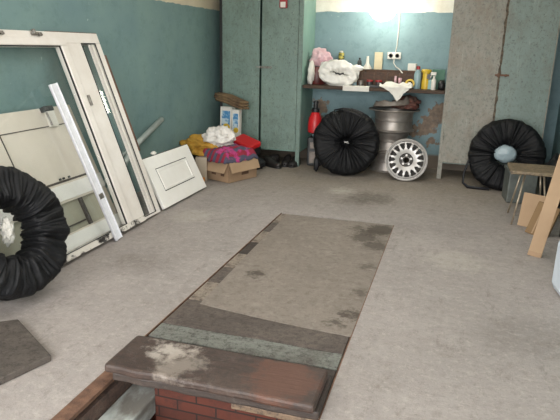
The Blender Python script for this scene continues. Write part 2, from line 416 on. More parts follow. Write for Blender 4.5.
struct(MB().bb(-.70, PX1 - .006, 1.745, 1.805, -.035, -.008).build('trim_5', 'timber_l', bevel=.004))
tag(MB().box((0, 0, 0), (.132, 1.10, .09)).build('pit_beam', 'beam', loc=(-1.132, 1.55, -.147), rot=(0, 0, 0), bevel=.008),
    'whitewashed diagonal beam lying inside the open end of the pit', 'beam')

# ------------------------------------------------------------------ pit cover
def plank(name, label, mat, x0, x1, y0, y1, z0, z1, rz=0, group='boards covering the inspection pit', bev=.006, warp=.0):
    b = MB(); n = 24
    def edge(t, s): return s * warp * noise.noise(Vector((t * 9, s * 3.3, y0 * 5)))
    L, W, H = x1 - x0, y1 - y0, z1 - z0
    pts = [(-L / 2 + L * i / n, -W / 2 + edge(i / n, -1)) for i in range(n + 1)] + [(L / 2 - L * i / n, W / 2 + edge(1 - i / n, 1)) for i in range(n + 1)]
    b.poly(pts, 0, H)
    o = b.build(name, mat, loc=((x0 + x1) / 2, (y0 + y1) / 2, z0), rot=(0, 0, rz), bevel=bev)
    return tag(o, label, 'plank', group)
MT_local = {}
def objspace(mat, dx, dy, dz): return mat
plank('wooden_plank', 'thick dark plank on top at the open end of the pit', 'plank_top', -1.222, -.368, 1.702, 1.960, .041, .080, math.radians(.2), bev=.012, warp=.010)
plank('wooden_plank', 'dark plank directly beneath the topmost thick plank', 'plank_low', -1.198, -.357, 1.722, 1.985, .002, .040, math.radians(.9), bev=.008, warp=.012)
plank('wooden_plank', 'pale green painted board flush with the floor behind the stacked planks', 'plank_green', -1.254, -.362, 2.10, 2.232, -.04, -.004, 0, bev=.004, warp=.006)
plank('wooden_plank', 'dark grey brown board between the green board and the large sheet', 'plank_grey', -1.254, -.362, 2.236, 2.52, -.04, -.003, 0, bev=.004, warp=.006)
plank('wooden_plank', 'grey board mostly hidden beneath the two stacked planks', 'plank_low', -1.254, -.362, 1.95, 2.096, -.04, -.006, 0, bev=.004)
labs = ['pale', 'grey', 'pale', 'low', 'pale', 'grey', 'pale']
lt = ['first', 'second', 'third', 'fourth', 'fifth', 'sixth', 'farthest']
yy = 2.524
for i in range(7):
    wd = (4.238 - 2.524) / 7
    plank('wooden_plank', 'board end beside the large sheet, %s one beyond the dark grey brown board' % lt[i], 'plank_' + labs[i], -1.254, -.362, yy, yy + wd - .004, -.04, -.003, 0, bev=.003)
    yy += wd
b = MB(); n = 30
near = [(-1.165 + .808 * i / n, 2.478 - .085 * (i / n) - .012 * math.sin(i / n * PI) + .004 * noise.noise(Vector((i * .6, 0, 0)))) for i in range(n + 1)]
b.poly(near + [(-.357, 4.236), (-1.198, 4.205), (-1.19, 3.4)], -.0025, .001)
tag(b.build('hardboard_sheet', 'sheet'), 'large stained grey brown sheet laid over the pit boards', 'sheet')
b = MB(); b.poly([(0, 0), (-.358, .22), (-.45, .15), (-.62, -.32), (-.17, -.52)], 0, .030)
tag(b.build('chipboard_offcut', 'ply', loc=(-1.516, 1.758, .001), bevel=.005), 'dark board offcut lying flat on the concrete left of the pit', 'board')

# ------------------------------------------------------------------ steel cabinets
def cabinet(label, x0, x1, seams, mat, door_mats, legs, sidemat, inner):
    y0, y1, z0, z1 = 6.07, BY - .002, .165, 2.30
    t = thing('steel_cabinet', label, 'cabinet', ((x0 + x1) / 2, y0, 0)); ox = (x0 + x1) / 2
    L = lambda x: x - ox
    b = MB(); e_ = .012; D_ = y1 - y0
    b.bb(L(x0), L(x0) + e_, .021, D_, z0, z1); b.bb(L(x1) - e_, L(x1), .021, D_, z0, z1); b.bb(L(x0) + e_, L(x1) - e_, D_ - e_, D_, z0, z1); b.bb(L(x0) + e_, L(x1) - e_, .021, D_ - e_, z0, z0 + e_); b.bb(L(x0) + e_, L(x1) - e_, .021, D_ - e_, z1 - e_, z1)
    b.build('body', sidemat, t)
    for lx in legs:
        a = MB(); q = .022; pts_ = [(-q, 0), (q, 0), (q, .04), (q - .006, .04), (q - .006, .006), (-q, .006)] if lx > 0 or lx > ox else [(-q, 0), (q, 0), (q, .006), (-q + .006, .006), (-q + .006, .04), (-q, .04)]
        a.poly([(L(lx) + x_, y_) for x_, y_ in pts_], .001, z1); a.build('leg', mat, t)
    for i, (a0, a1) in enumerate(seams):
        d = MB(); d.bb(L(a0), L(a1), -.002, .020, z0 + .012, z1 - .02)
        dd = d.build('door', door_mats[i], t, bevel=.004)
        for hz in (.45, 1.95):
            xx = L(a0) + .004 if i == 0 else L(a1) - .004
            MB().tube([(xx, -.004, hz - .04), (xx, -.004, hz + .04)], .007, 8).build('hinge', mat, dd)
    return t, ox
tl, ox = cabinet('green grey steel cabinet in the left back corner of the garage', -2.53, -1.612, [(-2.53, -2.094), (-2.070, -1.662)], 'cab_l', ['cab_l', 'cab_l'], [-2.508, -1.636], 'cab_in', 1)
h = MB(); h.box((-2.05 - ox, -.010, 1.075), (.16, .008, .012))
for i in range(5): h.lathe([(.006, -.003), (.014, -.003), (.014, .003), (.006, .003)], 10, T(-2.08 - ox + i * .03, -.014, 1.075) @ RX(PI / 2), True)
h.build('latch', 'steel', tl)
tr_, ox = cabinet('worn grey green steel cabinet on the right with rusty seam', -.112, .858, [(-.086, .378), (.386, .846)], 'cab_r', ['cab_r', 'cab_r2'], [-.088, .834], 'cab_r2', 1)
h = MB(); h.box((.405 - ox, -.012, 1.078), (.13, .010, .018)); h.box((.372 - ox, -.012, 1.078), (.018, .016, .04)); h.lathe([(.0, 0), (.012, 0), (.014, .02), (0, .025)], 12, T(.44 - ox, -.01, 1.078) @ RX(PI / 2))
h.build('latch', 'rust', tr_)
h = MB(); n = 90
w1 = [.011 + .013 * noise.noise(Vector((i * .31, 1, 0))) + .006 * noise.noise(Vector((i * .9, 5, 0))) for i in range(n + 1)]
w2 = [.009 + .012 * noise.noise(Vector((i * .37, 9, 0))) for i in range(n + 1)]
h.poly([(.382 - ox - max(.003, w1[i]), .2 + 2.05 * i / n) for i in range(n + 1)] + [(.382 - ox + max(.003, w2[i]), .2 + 2.05 * i / n) for i in range(n, -1, -1)], 0, .003)
h.xf(T(0, -.0022, 0) @ RX(PI / 2)); h.build('seam_strip', 'peel', tr_)
t = thing('door_alarm', 'small red box with white label hung high on the left cabinet', 'box', (-1.829, 6.066, 1.683))
MB().box((0, -.014, .06), (.085, .026, .12)).build('case', 'red_d', t, bevel=.008)
MB().box((-.002, -.0285, .035), (.055, .003, .055)).build('label_plate', 'paper', t)

struct(MB().bb(-2.565, -2.534, 6.075, 6.12, 0, 2.3).build('gap_shade_strip', 'gasket'))  # black strip standing in for the shade between wall and cabinet

# ------------------------------------------------------------------ shelf and lamp
b = MB()
n = 40
pts = [(-1.606 + 1.49 * i / n, 6.095 + .006 * noise.noise(Vector((i * .5, 2, 0)))) for i in range(n + 1)] + [(-.116, 6.597), (-1.606, 6.597)]
b.poly(pts, .868, .902)
sh = thing('wooden_shelf', 'dark wooden workbench shelf spanning between the two steel cabinets', 'shelf', (0, 0, 0))
b.build('board', 'shelfwood', sh, bevel=.004)
MB().bb(-1.606, -.116, 6.56, 6.597, .835, .868).build('front_rail', 'shelfwood', sh, bevel=.003)
SHZ = .903
t = thing('wall_lamp', 'lit white globe lamp on the back wall above the shelf', 'lamp', (-.822, 6.598, 1.722))
MB().lathe([(0, 0), (.07, 0), (.065, .025), (.05, .165), (0, .165)], 32, RX(PI / 2)).build('base', 'white', t, smooth='auto')
MB().lathe([(.0, .0)] + [(.148 * math.sin(a), .148 - .148 * math.cos(a)) for a in [PI * k / 24 for k in range(2, 25)]], 40, T(0, -.15, 0) @ RX(PI / 2)).build('globe', 'lamp', t, smooth=True)
t = thing('wall_socket', 'white double power socket on the back wall', 'socket', (-.70, 6.599, 1.19))
MB().bb(-.075, .075, -.022, 0, 0, .075).build('plate', 'white', t, bevel=.006)
for x in (-.035, .035):
    s_ = MB(); s_.lathe([(0, .0), (.022, 0), (.022, .004), (.018, .004), (.016, -.008), (0, -.008)], 20, T(x, -.022, .038) @ RX(PI / 2))
    s_.build('outlet', 'darkgrey', t, smooth='auto')
tag(MB().tube([(-.675, 6.594, 1.79), (-.675, 6.594, 1.68), (-.672, 6.594, 1.5), (-.68, 6.594, 1.32), (-.695, 6.592, 1.22), (-.70, 6.588, 1.15), (-.67, 6.57, 1.11), (-.62, 6.5, 1.085), (-.57, 6.40, 1.04), (-.50, 6.33, .96), (-.44, 6.30, .912)], .006, 8).build('power_cord', 'white', smooth=True),
    'thin white cord running from the lamp down past the socket', 'cord')

# tray of compartments
t = thing('wooden_tray', 'long dark brown compartment tray at the back of the shelf', 'tray', (-.80, 6.42, SHZ))
b = MB(); b.bb(-.36, .36, -.09, -.078, .012, .15); b.bb(-.36, .36, .078, .09, .012, .17); b.bb(-.36, -.348, -.078, .078, .012, .15); b.bb(.348, .36, -.078, .078, .012, .15); b.bb(-.36, .36, -.09, .09, 0, .012)
b.build('body', 'traywood', t, bevel=.002)
for x in (-.2, -.07, .07, .2): MB().bb(x - .003, x + .003, -.092, .07, .012, .148).build('divider', 'timber_l', t)
# things on the shelf
def bottle(label, x, y, z, r, h, mat, capmat, neck=.35, cat='bottle', group=None, lab=None):
    t = thing('bottle', label, cat, (x, y, z), group=group)
    MB().lathe([(0, 0), (r * .95, 0), (r, .006), (r, h * .62), (r * .85, h * .74), (r * neck, h * .84), (r * neck, h * .9), (0, h * .9)], 24).build('body', mat, t, smooth='auto')
    MB().lathe([(0, h * .86), (r * neck * 1.25, h * .86), (r * neck * 1.25, h), (0, h)], 20).build('cap', capmat, t, smooth='auto')
    if lab: MB().lathe([(r * 1.02, h * .15), (r * 1.02, h * .5)], 24).build('label', lab, t, smooth=True)
    return t
def can(name, label, x, y, z, r, h, mat, top='steel', cat='can'):
    t = thing(name, label, cat, (x, y, z))
    MB().lathe([(0, 0), (r, 0), (r, h * .86), (r * .85, h * .9), (0, h * .9)], 24).build('body', mat, t, smooth='auto')
    MB().lathe([(0, h * .9), (r * .6, h * .9), (r * .55, h), (0, h)], 20).build('cap', top, t, smooth='auto')
    return t
def boxy(name, label, cat, mat, c, d, rz=0, bev=.003):
    return tag(MB().box((0, 0, d[2] / 2), d).build(name, mat, loc=c, rot=(0, 0, rz), bevel=bev), label, cat)
TT = SHZ + .152
# plank shelf strip behind tray where small bottles stand
boxy('wooden_ledge', 'narrow wooden ledge behind the compartment tray', 'ledge', 'shelfwood', (-.86, 6.556, SHZ), (1.0, .08, .172))
LZ = SHZ + .173
can('spray_can', 'dark green and yellow can with a white cap behind the white bag', -1.285, 6.555, LZ, .032, .19, 'green_can', 'white')
t = bottle('small dark blue bottle standing on the ledge', -1.075, 6.555, LZ, .024, .12, 'darkgrey', 'black')
t = thing('plastic_funnel', 'small whitish funnel on the ledge beside the dark bottle', 'funnel', (-.985, 6.555, LZ))
MB().lathe([(0.05, 0), (.045, .02), (.02, .06), (.012, .14), (.010, .14), (.018, .06), (.043, .018), (.048, 0)], 24).build('cone', 'white', t, smooth='auto')
boxy('cream_carton', 'tall cream carton standing on the ledge left of the socket', 'carton', 'cream_box', (-.865, 6.555, LZ), (.088, .05, .185), .1)
boxy('paper_packet', 'white folded packet on the ledge right of the socket', 'packet', 'paper', (-.49, 6.555, LZ), (.09, .05, .075), -.2)
# pink bag and maroon jar
t = thing('jar', 'dark red jar on the left end of the shelf under a pink bag', 'jar', (-1.50, 6.33, SHZ))
MB().lathe([(0, 0), (.088, 0), (.092, .01), (.09, .15), (.075, .19), (0, .19)], 28).build('body', 'maroon', t, smooth='auto')
MB().box((.095, 0, .06), (.02, .08, .12)).build('tin_handle', 'maroon', t, bevel=.01)
tag(MB().blob((0, 0, .085), (.105, .07, .085), 3, .5, 2.5, 4, floor=0).build('plastic_bag', 'pinkfoil', loc=(-1.475, 6.35, SHZ + .195), smooth=True), 'crumpled translucent pink plastic bag on top of the dark red jar', 'bag')
tag(MB().blob((0, 0, .12), (.035, .06, .13), 5, .3, 3, 3, floor=0).build('plastic_bag', 'paper', loc=(-1.575 + .03, 6.22, SHZ), smooth=True), 'white crumpled sheet against the left cabinet side on the shelf', 'bag')
# white bag ring
b = MB()
def ringbag(u, v):
    th = 2 * PI * u; ph = 2 * PI * v
    R, q = .135, .062 + .018 * noise.noise(Vector((math.cos(th) * 2, math.sin(th) * 2, 3)))
    q *= 1 + .28 * noise.noise(Vector((math.cos(th) * 4, math.sin(th) * 4, ph))) + .12 * math.sin(ph * 5 + th * 3)
    return Vector(((R * 1.15 + q * math.cos(ph)) * math.cos(th), q * math.sin(ph) * .8, (R * .57 + q * 1.05 * math.cos(ph)) * math.sin(th) - .015 * math.cos(th)))
b.grid(72, 25, ringbag, True)
t = thing('plastic_bag', 'bunched white plastic bag with a dark slit opening at the shelf edge', 'bag', (-1.235, 6.19, SHZ + .13))
b.build('folds', 'white_bag', t, smooth=True)
MB().blob((.19, .0, .06), (.07, .035, .035), 9, .3, 3, 3).build('tail', 'white_bag', t, smooth=True)
MB().blob((-.02, .03, -.01), (.12, .02, .03), 4, .1, 2, 3).build('inside', 'black', t, smooth=True)
# small stuff in front of tray
tag(MB().grid(14, 8, lambda u, v: Vector((-.14 + .28 * u, -.108 + .12 * max(v - .3, 0) * 1.4, .004 + .003 * noise.noise(Vector((u * 4, v * 3, 1))) - (.05 * max(0, .3 - v) / .3)))).build('paper_sheet', 'paper', loc=(-1.02, 6.19, SHZ + .004), solid=.002), 'white paper sheet hanging over the front edge of the shelf', 'paper')
def jar(label, x, y, r, h, mat, capm):
    t = thing('small_jar', label, 'jar', (x, y, SHZ))
    MB().lathe([(0, 0), (r, 0), (r, h * .7), (r * .9, h * .75), (0, h * .75)], 18).build('body', mat, t, smooth='auto')
    MB().lathe([(0, h * .75), (r * 1.05, h * .75), (r * 1.05, h), (0, h)], 18).build('lid', capm, t, smooth='auto')
jar('small jar with pinkish red lid, left of a pair on the shelf', -.905, 6.27, .034, .07, 'darkgrey', 'red_d')
jar('small jar with pinkish red lid, right of a pair on the shelf', -.81, 6.27, .034, .07, 'darkgrey', 'red_d')
jar('small grey tin left of the red lidded jars', -1.0, 6.28, .03, .06, 'steel', 'rim_dark')
jar('small olive brown tin right of the red lidded jars', -.70, 6.27, .035, .065, 'stick', 'green_can')
jar('low pale jar beside the white bag on the shelf', -1.07, 6.27, .025, .055, 'clear', 'white')
tag(MB().tube([(-.012, 0, .01), (-.012, 0, .12)], .012, 10).tube([(.03, .01, .01), (.038, .01, .10)], [.012, .02], 10).build('paint_brushes', 'pinkfoil', loc=(-.625, 6.3, SHZ), smooth=True), 'pale pink handled brush standing by the white paper', 'brush')
tag(MB().box((0, 0, .012), (.1, .06, .024)).build('black_sponge', 'black', loc=(-.83, 6.15, SHZ), bevel=.005), 'small black block on the shelf edge between two white papers', 'sponge')
# crumpled paper hanging in front
def hang(u, v):
    x = -.19 + .34 * u; y = .02 - .16 * v; z = .02
    drop = max(0, v - .55) / .45
    y = .02 - .10 * min(1, v / .55) - .015 * drop; z = .012 - .15 * drop * (1 - abs(u - .55) * 1.4)
    x = x + (.02 - x) * drop * .5
    nn = noise.noise(Vector((u * 5, v * 5, 2))) ; return Vector((x - .01, y + .016 * nn, z + .022 * nn + .035 * (1 - min(1, v / .5)) * (.6 + nn)))
tag(MB().grid(24, 20, hang).build('paper_sheet', 'paper', loc=(-.58, 6.17, SHZ + .01), solid=.002, smooth=True), 'crumpled white paper drooping from the shelf over the stacked rims', 'paper')
t = bottle('clear bluish bottle with red cap on the shelf', -.405, 6.25, SHZ, .038, .23, 'clear', 'red_d', .4)
t = thing('yellow_container', 'yellow plastic container with lid on the right of the shelf', 'container', (-.32, 6.25, SHZ))
MB().lathe([(0, 0), (.04, 0), (.042, .08), (.036, .11), (.036, .17), (0, .17)], 24).build('body', 'yel_pl', t, smooth='auto')
MB().lathe([(0, .17), (.05, .17), (.052, .19), (.045, .20), (0, .20)], 24).build('lid', 'yel_pl', t, smooth='auto')
MB().box((.03, -.035, .13), (.035, .01, .05)).build('label', 'darkgrey', t)
t = thing('spray_bottle', 'white spray bottle standing in front of the green carton', 'bottle', (-.235, 6.17, SHZ))
MB().lathe([(0, 0), (.022, 0), (.024, .09), (.012, .12), (.012, .14), (0, .14)], 20).build('body', 'white', t, smooth='auto')
b = MB(); b.box((-.008, 0, .162), (.055, .022, .032)); b.box((-.03, 0, .138), (.008, .012, .035), Matrix.Rotation(.3, 3, 'Y')); b.build('trigger_head', 'white', t, bevel=.004)
boxy('green_carton', 'tall green carton at the right end of the shelf', 'carton', 'green_box', (-.20, 6.34, SHZ), (.13, .09, .20), .05)
boxy('teal_box', 'small pale teal box behind the white spray bottle', 'box', 'teal_lbl', (-.262, 6.235, SHZ), (.07, .03, .10), 0)
t = thing('yellow_tape_reel', 'yellow wire reel lying on the shelf by the bottle', 'reel', (-.475, 6.20, SHZ + .05))
MB().lathe([(.03, -.015), (.048, -.015), (.048, .015), (.03, .015)], 28, RX(1.3), True).build('ring', 'yel_pl', t, smooth='auto')
tag(MB().blob((0, 0, .045), (.035, .04, .055), 8, .3, 3, 3, floor=0).build('black_pouch', 'black', loc=(-.155, 6.2, SHZ), smooth=True), 'small black pouch at the far right end of the shelf', 'pouch')

# ------------------------------------------------------------------ rims, wheel
def rimprof(R, rb, H, lip=0):
    o = [(R + lip, 0), (R + lip + .004, .006), (R + lip, .012), (R * .93, .02), (R * .90, .055), (rb, .085), (rb, H * .47), (rb + .006, H * .49), (rb + .006, H * .52), (rb, H * .54), (rb, H - .075), (R * .90, H - .05), (R * .93, H - .02), (R, H - .012), (R + .004, H - .006), (R, H)]
    i = [(r - .006, z) for r, z in reversed(o)]
    return o + i
def rim(label, x, y, z, R, rb, H, mat, lip=0, flip=False):
    t = thing('bare_wheel', label, 'wheel', (x, y, z), group='steel rims stacked under the shelf')
    M = T(0, 0, H) @ RX(PI) if flip else Matrix.Identity(4)
    MB().lathe(rimprof(R, rb, H, lip), 56, M, True).build('barrel', mat, t, smooth='auto')
    d = MB(); d.lathe([(rb - .004, H * .45), (.11, H * .55), (.09, H * .52), (.035, H * .52), (.035, H * .5), (.09, H * .5), (.11, H * .53), (rb - .004, H * .43)], 40, M, True)
    d.build('disc', 'rim_dark', t, smooth='auto')
    return t
SX, SY = -.625, 6.32
rim('bare steel wheel rim at the bottom of the stack under the shelf', SX - .02, SY, .002, .205, .175, .225, 'rim')
rim('bare steel wheel rim in the middle of the stack under the shelf', SX - .012, SY, .230, .205, .172, .215, 'rim')
rim('tarnished steel wheel rim with wide lip on top of the stack', SX, SY - .01, .448, .226, .200, .23, 'rim', lip=.045, flip=True)
RT = .448 + .232
def foilfn(u, v):
    th = PI * 1.25 * u + PI * .75; r = .16 + .07 * (v - .5)
    h = .05 + .05 * noise.noise(Vector((u * 6, v * 2, 5)))
    return Vector((r * math.cos(th), r * .7 * math.sin(th), .004 + h * math.sin(PI * v) + .06 * u))
tag(MB().grid(50, 14, foilfn).build('plastic_sheet', 'foil', loc=(SX - .03, SY - .06, RT), solid=.004, smooth=True), 'crumpled grey plastic sheet curled on the topmost steel rim', 'sheet')
tag(MB().blob((0, 0, .055), (.13, .12, .075), 12, .4, 3, 4, floor=0).build('oily_rag', 'dirtyrag', loc=(SX + .12, SY + .02, RT), smooth=True), 'dark reddish brown oily rag heaped on the topmost steel rim', 'rag')

def alloy_wheel():
    R = .212
    t = thing('alloy_wheel', 'silver alloy wheel with round holes leaning against the stacked rims', 'wheel', (-.415, 5.80, .003), (math.radians(-14), 0, math.radians(6)))
    A = T(0, 0, R + .004) @ RX(PI / 2)          # local +z of profile faces the viewer
    o = [(R * .985, .0), (R + .002, .004), (R + .003, .012), (R * .985, .016), (R * .96, .012), (R * .93, -.015), (R * .88, -.06), (R * .86, -.14), (R * .90, -.17), (R * .98, -.176), (R * .98, -.170), (R * .88, -.165), (R * .84, -.14), (R * .86, -.06), (R * .90, -.012), (R * .94, .0)]
    MB().lathe(o, 72, A, True).build('barrel', 'alloy', t, smooth='auto')
    # face with 15 windows
    nw, sub = 15, 12
    nth = nw * sub
    rad = [.070, .078, .095, .105, .110, .118, .124, .132, .140, .148, .156, .164, .170, .176, .184, .192, .199]
    b = MB(); bm = b.bm
    def zz(r):
        return -.010 + .016 * math.sin(PI * min(1, max(0, (r - .07) / .13))) - (.02 if r > .19 else 0)
    def grid(dz, shrink=0):
        return [[bm.verts.new(A @ Vector((r * math.cos(2 * PI * k / nth), r * math.sin(2 * PI * k / nth), zz(r) + dz))) for k in range(nth)] for r in rad]
    G, H = grid(0), grid(-.022)
    def hole(i, k):
        rm = (rad[i] + rad[i + 1]) / 2; a = ((k + .5) % sub) / sub - .5
        if not (.109 < rm < .180): return False
        f = (rm - .109) / .071
        half = .16 + .22 * math.sin(min(1, f * 1.35) * PI / 2) ** .8
        if f > .82: half *= .78
        return abs(a) < half
    for i in range(len(rad) - 1):
        for k in range(nth):
            k2 = (k + 1) % nth
            if hole(i, k): continue
            bm.faces.new((G[i][k], G[i][k2], G[i + 1][k2], G[i + 1][k])); bm.faces.new((H[i][k], H[i + 1][k], H[i + 1][k2], H[i][k2]))
            for (di, dk, e) in ((-1, 0, (G[i][k], G[i][k2], H[i][k2], H[i][k])), (1, 0, (G[i + 1][k], G[i + 1][k2], H[i + 1][k2], H[i + 1][k])),
                                (0, -1, (G[i][k], G[i + 1][k], H[i + 1][k], H[i][k])), (0, 1, (G[i][k2], G[i + 1][k2], H[i + 1][k2], H[i][k2]))):
                ii = i + di
                if ii < 0 or ii >= len(rad) - 1 or hole(ii, (k + dk) % nth): bm.faces.new(e)
    b.build('face', 'alloy', t, smooth='auto')
    MB().lathe([(.088, -.012), (.070, -.011), (.066, -.026), (.030, -.026), (.030, -.05), (.09, -.05)], 40, A, True).build('hub', 'alloy_dark', t, smooth='auto')
    for k in range(5):
        a = 2 * PI * k / 5 + .3
        x = MB(); x.lathe([(0, -.012), (.010, -.012), (.0125, -.018), (.0125, -.028), (0, -.028)], 14, A @ T(.049 * math.cos(a), .049 * math.sin(a), 0)); x.build('bolt_hole', 'alloy', t, smooth='auto')
    x = MB(); x.lathe([(.032, -.022), (.036, -.018), (.040, -.022), (.040, -.03), (.032, -.03)], 30, A, True); x.build('centre_ring', 'alloy', t, smooth='auto')
    MB().lathe([(.17, -.09), (.03, -.09), (.03, -.10), (.17, -.10)], 36, A, True).build('backing_disc', 'alloy_dark', t)
    return t
alloy_wheel()

# ------------------------------------------------------------------ bagged tyres
def tyre_bag(label, M, R=.345, hole=.095, W=.105, seed=1, closed=False, floorz=.003):
    t = thing('tyre_bag', label, 'tyre cover', (0, 0, 0), group='black nylon tyre covers')
    t.matrix_world = M
    MI = M.inverted()
    Rm = (R + hole) / 2; q = (R - hole) / 2
    def fn(u, v):
        th = 2 * PI * u; ph = 2 * PI * v
        c, s = math.cos(ph), math.sin(ph)
        e = 2 / 3.0
        cx = math.copysign(abs(c) ** e, c); sx = math.copysign(abs(s) ** e, s)
        r = Rm + q * cx; z = W * sx
        inner = min(1, max(0, 1 - (r - hole) / (R - hole)))
        p = Vector((math.cos(th), math.sin(th), 0))
        wob = noise.noise(Vector((p.x * 2, p.y * 2, seed)))
        pl1 = noise.noise(Vector((p.x * 7, p.y * 7, seed * 3 + ph * .25)))
        pl2 = 1 - 2 * abs(noise.noise(Vector((p.x * 14, p.y * 14, seed * 5 + ph * .35))))
        pl3 = noise.noise(Vector((p.x * 5, p.y * 5, ph * 1.6 + seed)))
        d = .012 * wob + .015 * pl1 * (.5 + inner) + .012 * pl2 * (.35 + inner) + .010 * pl3
        r += d * cx * .8 + (.012 * wob if c < 0 else 0); z += d * (1 if s > 0 else -1) * (.4 + abs(sx))
        z += -.018 * inner * (1 if s > 0 else -1) * (.5)
        v3 = Vector((r * p.x, r * p.y, z))
        wv = M @ v3
        if wv.z < floorz: wv.z = floorz; v3 = MI @ wv
        return v3
    MB().grid(300, 57, fn, True).build('cover', 'bagfab', t, smooth=True)
    if closed:
        def disc(u, v):
            th = 2 * PI * u; r = (hole + .03) * (1 - v) + .004
            p = Vector((math.cos(th), math.sin(th), 0))
            return Vector((r * p.x, r * p.y, W * .15 - .03 * v + .010 * noise.noise(Vector((p.x * 9, p.y * 9, seed + v))) ))
        MB().grid(120, 12, disc, True).build('gathered_centre', 'bagfab', t, smooth=True)
        c = MB(); c.tube([(-.02, .012, W * .3), (.0, .0, W * .42), (.03, -.012, W * .3), (.02, .01, W * .35), (-.015, -.006, W * .4)], .004, 6)
        c.build('drawstring', 'cordw', t, smooth=True)
    return t
def facing(c, n, spin=0):
    n = Vector(n).normalized(); x = Vector((0, 0, 1)).cross(n).normalized(); y = n.cross(x)
    return Matrix.Translation(c) @ Matrix((x, y, n)).transposed().to_4x4() @ RZ(spin)
tyre_bag('gathered black tyre cover standing beside the stacked rims under the shelf', facing((-1.055, 5.88, .345), (.12, -1, .17)), .345, .055, .10, 1, True)
tb = tyre_bag('black tyre cover with open centre in front of the right cabinet', facing((.52, 5.84, .335), (-.1, -1, .2)), .345, .105, .10, 2)
t1 = tyre_bag('black tyre cover with open centre leaning on the white window frame', facing((-2.09, 2.195, .368), (.93, -.12, .33)), .332, .138, .095, 3)
# straps as children of their covers (world-authored then localised)
def child_world(mb, name, mat, parent, smooth=True):
    mb.xf(parent.matrix_world.inverted()); return mb.build(name, mat, parent, smooth=smooth)
child_world(MB().tube([(.22, 5.84, .34), (.185, 5.83, .26), (.150, 5.78, .14), (.150, 5.75, .05), (.20, 5.73, .014), (.30, 5.72, .012), (.40, 5.72, .012)], .028, 8, flat=(1, .4)), 'strap', 'bagfab2', tb)
child_world(MB().blob((-1.365, 5.88, .09), (.03, .03, .08), 2, .3, 3, 3, floor=.003), 'strap', 'bagfab2', bpy.data.objects['tyre_bag'])
child_world(MB().tube([(-1.2, 5.88, .672), (-1.1, 5.85, .70), (-1.0, 5.83, .698), (-.9, 5.83, .67), (-.84, 5.83, .63)], .008, 6).tube([(-1.15, 5.84, .685), (-1.05, 5.80, .682), (-.93, 5.78, .65), (-.86, 5.79, .60)], .007, 6), 'drawcord', 'bagfab2', bpy.data.objects['tyre_bag'])
tag(MB().blob((0, 0, 0), (.105, .05, .085), 6, .10, 2, 4).build('plastic_sack', 'bluebag', loc=(.51, 5.82, .352), smooth=True), 'pale blue plastic sack filling the centre of the right tyre cover', 'bag')
tag(MB().blob((0, 0, 0), (.025, .03, .065), 8, .5, 3, 4).build('plastic_sack', 'paper', loc=(-2.12, 2.235, .36), smooth=True), 'torn white plastic inside the centre of the left tyre cover', 'bag')

# ------------------------------------------------------------------ canister and sprayer
t = thing('jerry_can', 'grey canister on the floor under the red sprayer bottle', 'canister', (-1.47, 6.25, .002), (0, 0, .08))
b = MB(); b.box((0, 0, .16), (.17, .16, .32)); b.build('body', 'darkgrey', t, bevel=.018)
b = MB(); b.box((0, -.083, .235), (.10, .010, .07)); b.box((0, -.083, .10), (.11, .008, .13)); b.build('front_panel', 'rim_dark', t, bevel=.006)
MB().tube([(-.05, 0, .32), (-.05, 0, .36), (.05, 0, .36), (.05, 0, .32)], .010, 8).build('handle', 'darkgrey', t, smooth=True)
MB().box((.055, -.084, .15), (.02, .012, .02)).build('cap', 'white', t, bevel=.004)
t = thing('sprayer_bottle', 'red pressure sprayer with black pump standing on the grey canister', 'sprayer', (-1.475, 6.21, .376), (0, 0, 0))
MB().lathe([(0, 0), (.068, 0), (.080, .012), (.082, .09), (.072, .16), (.050, .215), (.036, .23), (0, .23)], 36).build('tank', 'red', t, smooth='auto')
b = MB(); b.lathe([(0, .23), (.044, .23), (.044, .27), (.024, .28), (.02, .33), (0, .33)], 24); b.lathe([(0, .32), (.03, .325), (.026, .35), (0, .355)], 20); b.build('pump', 'black', t, smooth='auto')
MB().tube([(0, -.02, .26), (-.02, -.06, .27), (-.03, -.075, .25)], .008, 8).build('nozzle', 'black', t, smooth=True)

# ------------------------------------------------------------------ shoes
def shoe(label, x, y, rz, L=.26, group='dark shoes under the left cabinet'):
    t = thing('shoe', label, 'shoe', (x, y, .002), (0, 0, rz), group)
    def outline(u):                # u along length 0 heel 1 toe -> half width
        return .036 + .014 * math.sin(PI * min(1, u * 1.05)) - (.02 * max(0, (u - .85) / .15) ** 2) - .008 * max(0, .12 - u) / .12
    def up(u, v):
        a = PI * v; hw = outline(u) * (1 if .02 < u < .98 else .6)
        h = .085 - .045 * min(1, max(0, (u - .3) / .4)) - .02 * max(0, (u - .9) / .1)
        return Vector((hw * math.cos(a), -L * u, .018 + h * math.sin(a) ** .6 if 0 < v < 1 else .018))
    MB().grid(28, 15, up).build('upper', 'shoe', t, smooth=True, solid=.004)
    s2 = MB(); n = 24
    s2.poly([(outline(i / n) * 1.08, -L * i / n) for i in range(n + 1)] + [(-outline(i / n) * 1.08, -L * i / n) for i in range(n, -1, -1)], 0, .020)
    s2.build('sole', 'black', t)
    MB().blob((0, -.06, .088), (.026, .045, .012), 1, .1, 2, 3).build('opening', 'black', t, smooth=True)
    for k in range(3):
        pass
    l = MB()
    for k in range(4): l.tube([(-.018, -.115 - .016 * k, .083 - .008 * k), (.018, -.118 - .016 * k, .083 - .008 * k)], .0025, 6)
    l.build('laces', 'darkgrey', t)
    return t
shoe('black shoe beside the box, leftmost under the left cabinet', -1.99, 6.03, 1.0)
shoe('black shoe lying second from the left under the cabinet', -1.88, 6.17, -.9)
shoe('left one of the upright black shoe pair by the cabinet leg', -1.775, 6.24, .08)
shoe('right one of the upright black shoe pair by the cabinet leg', -1.672, 6.245, -.02)

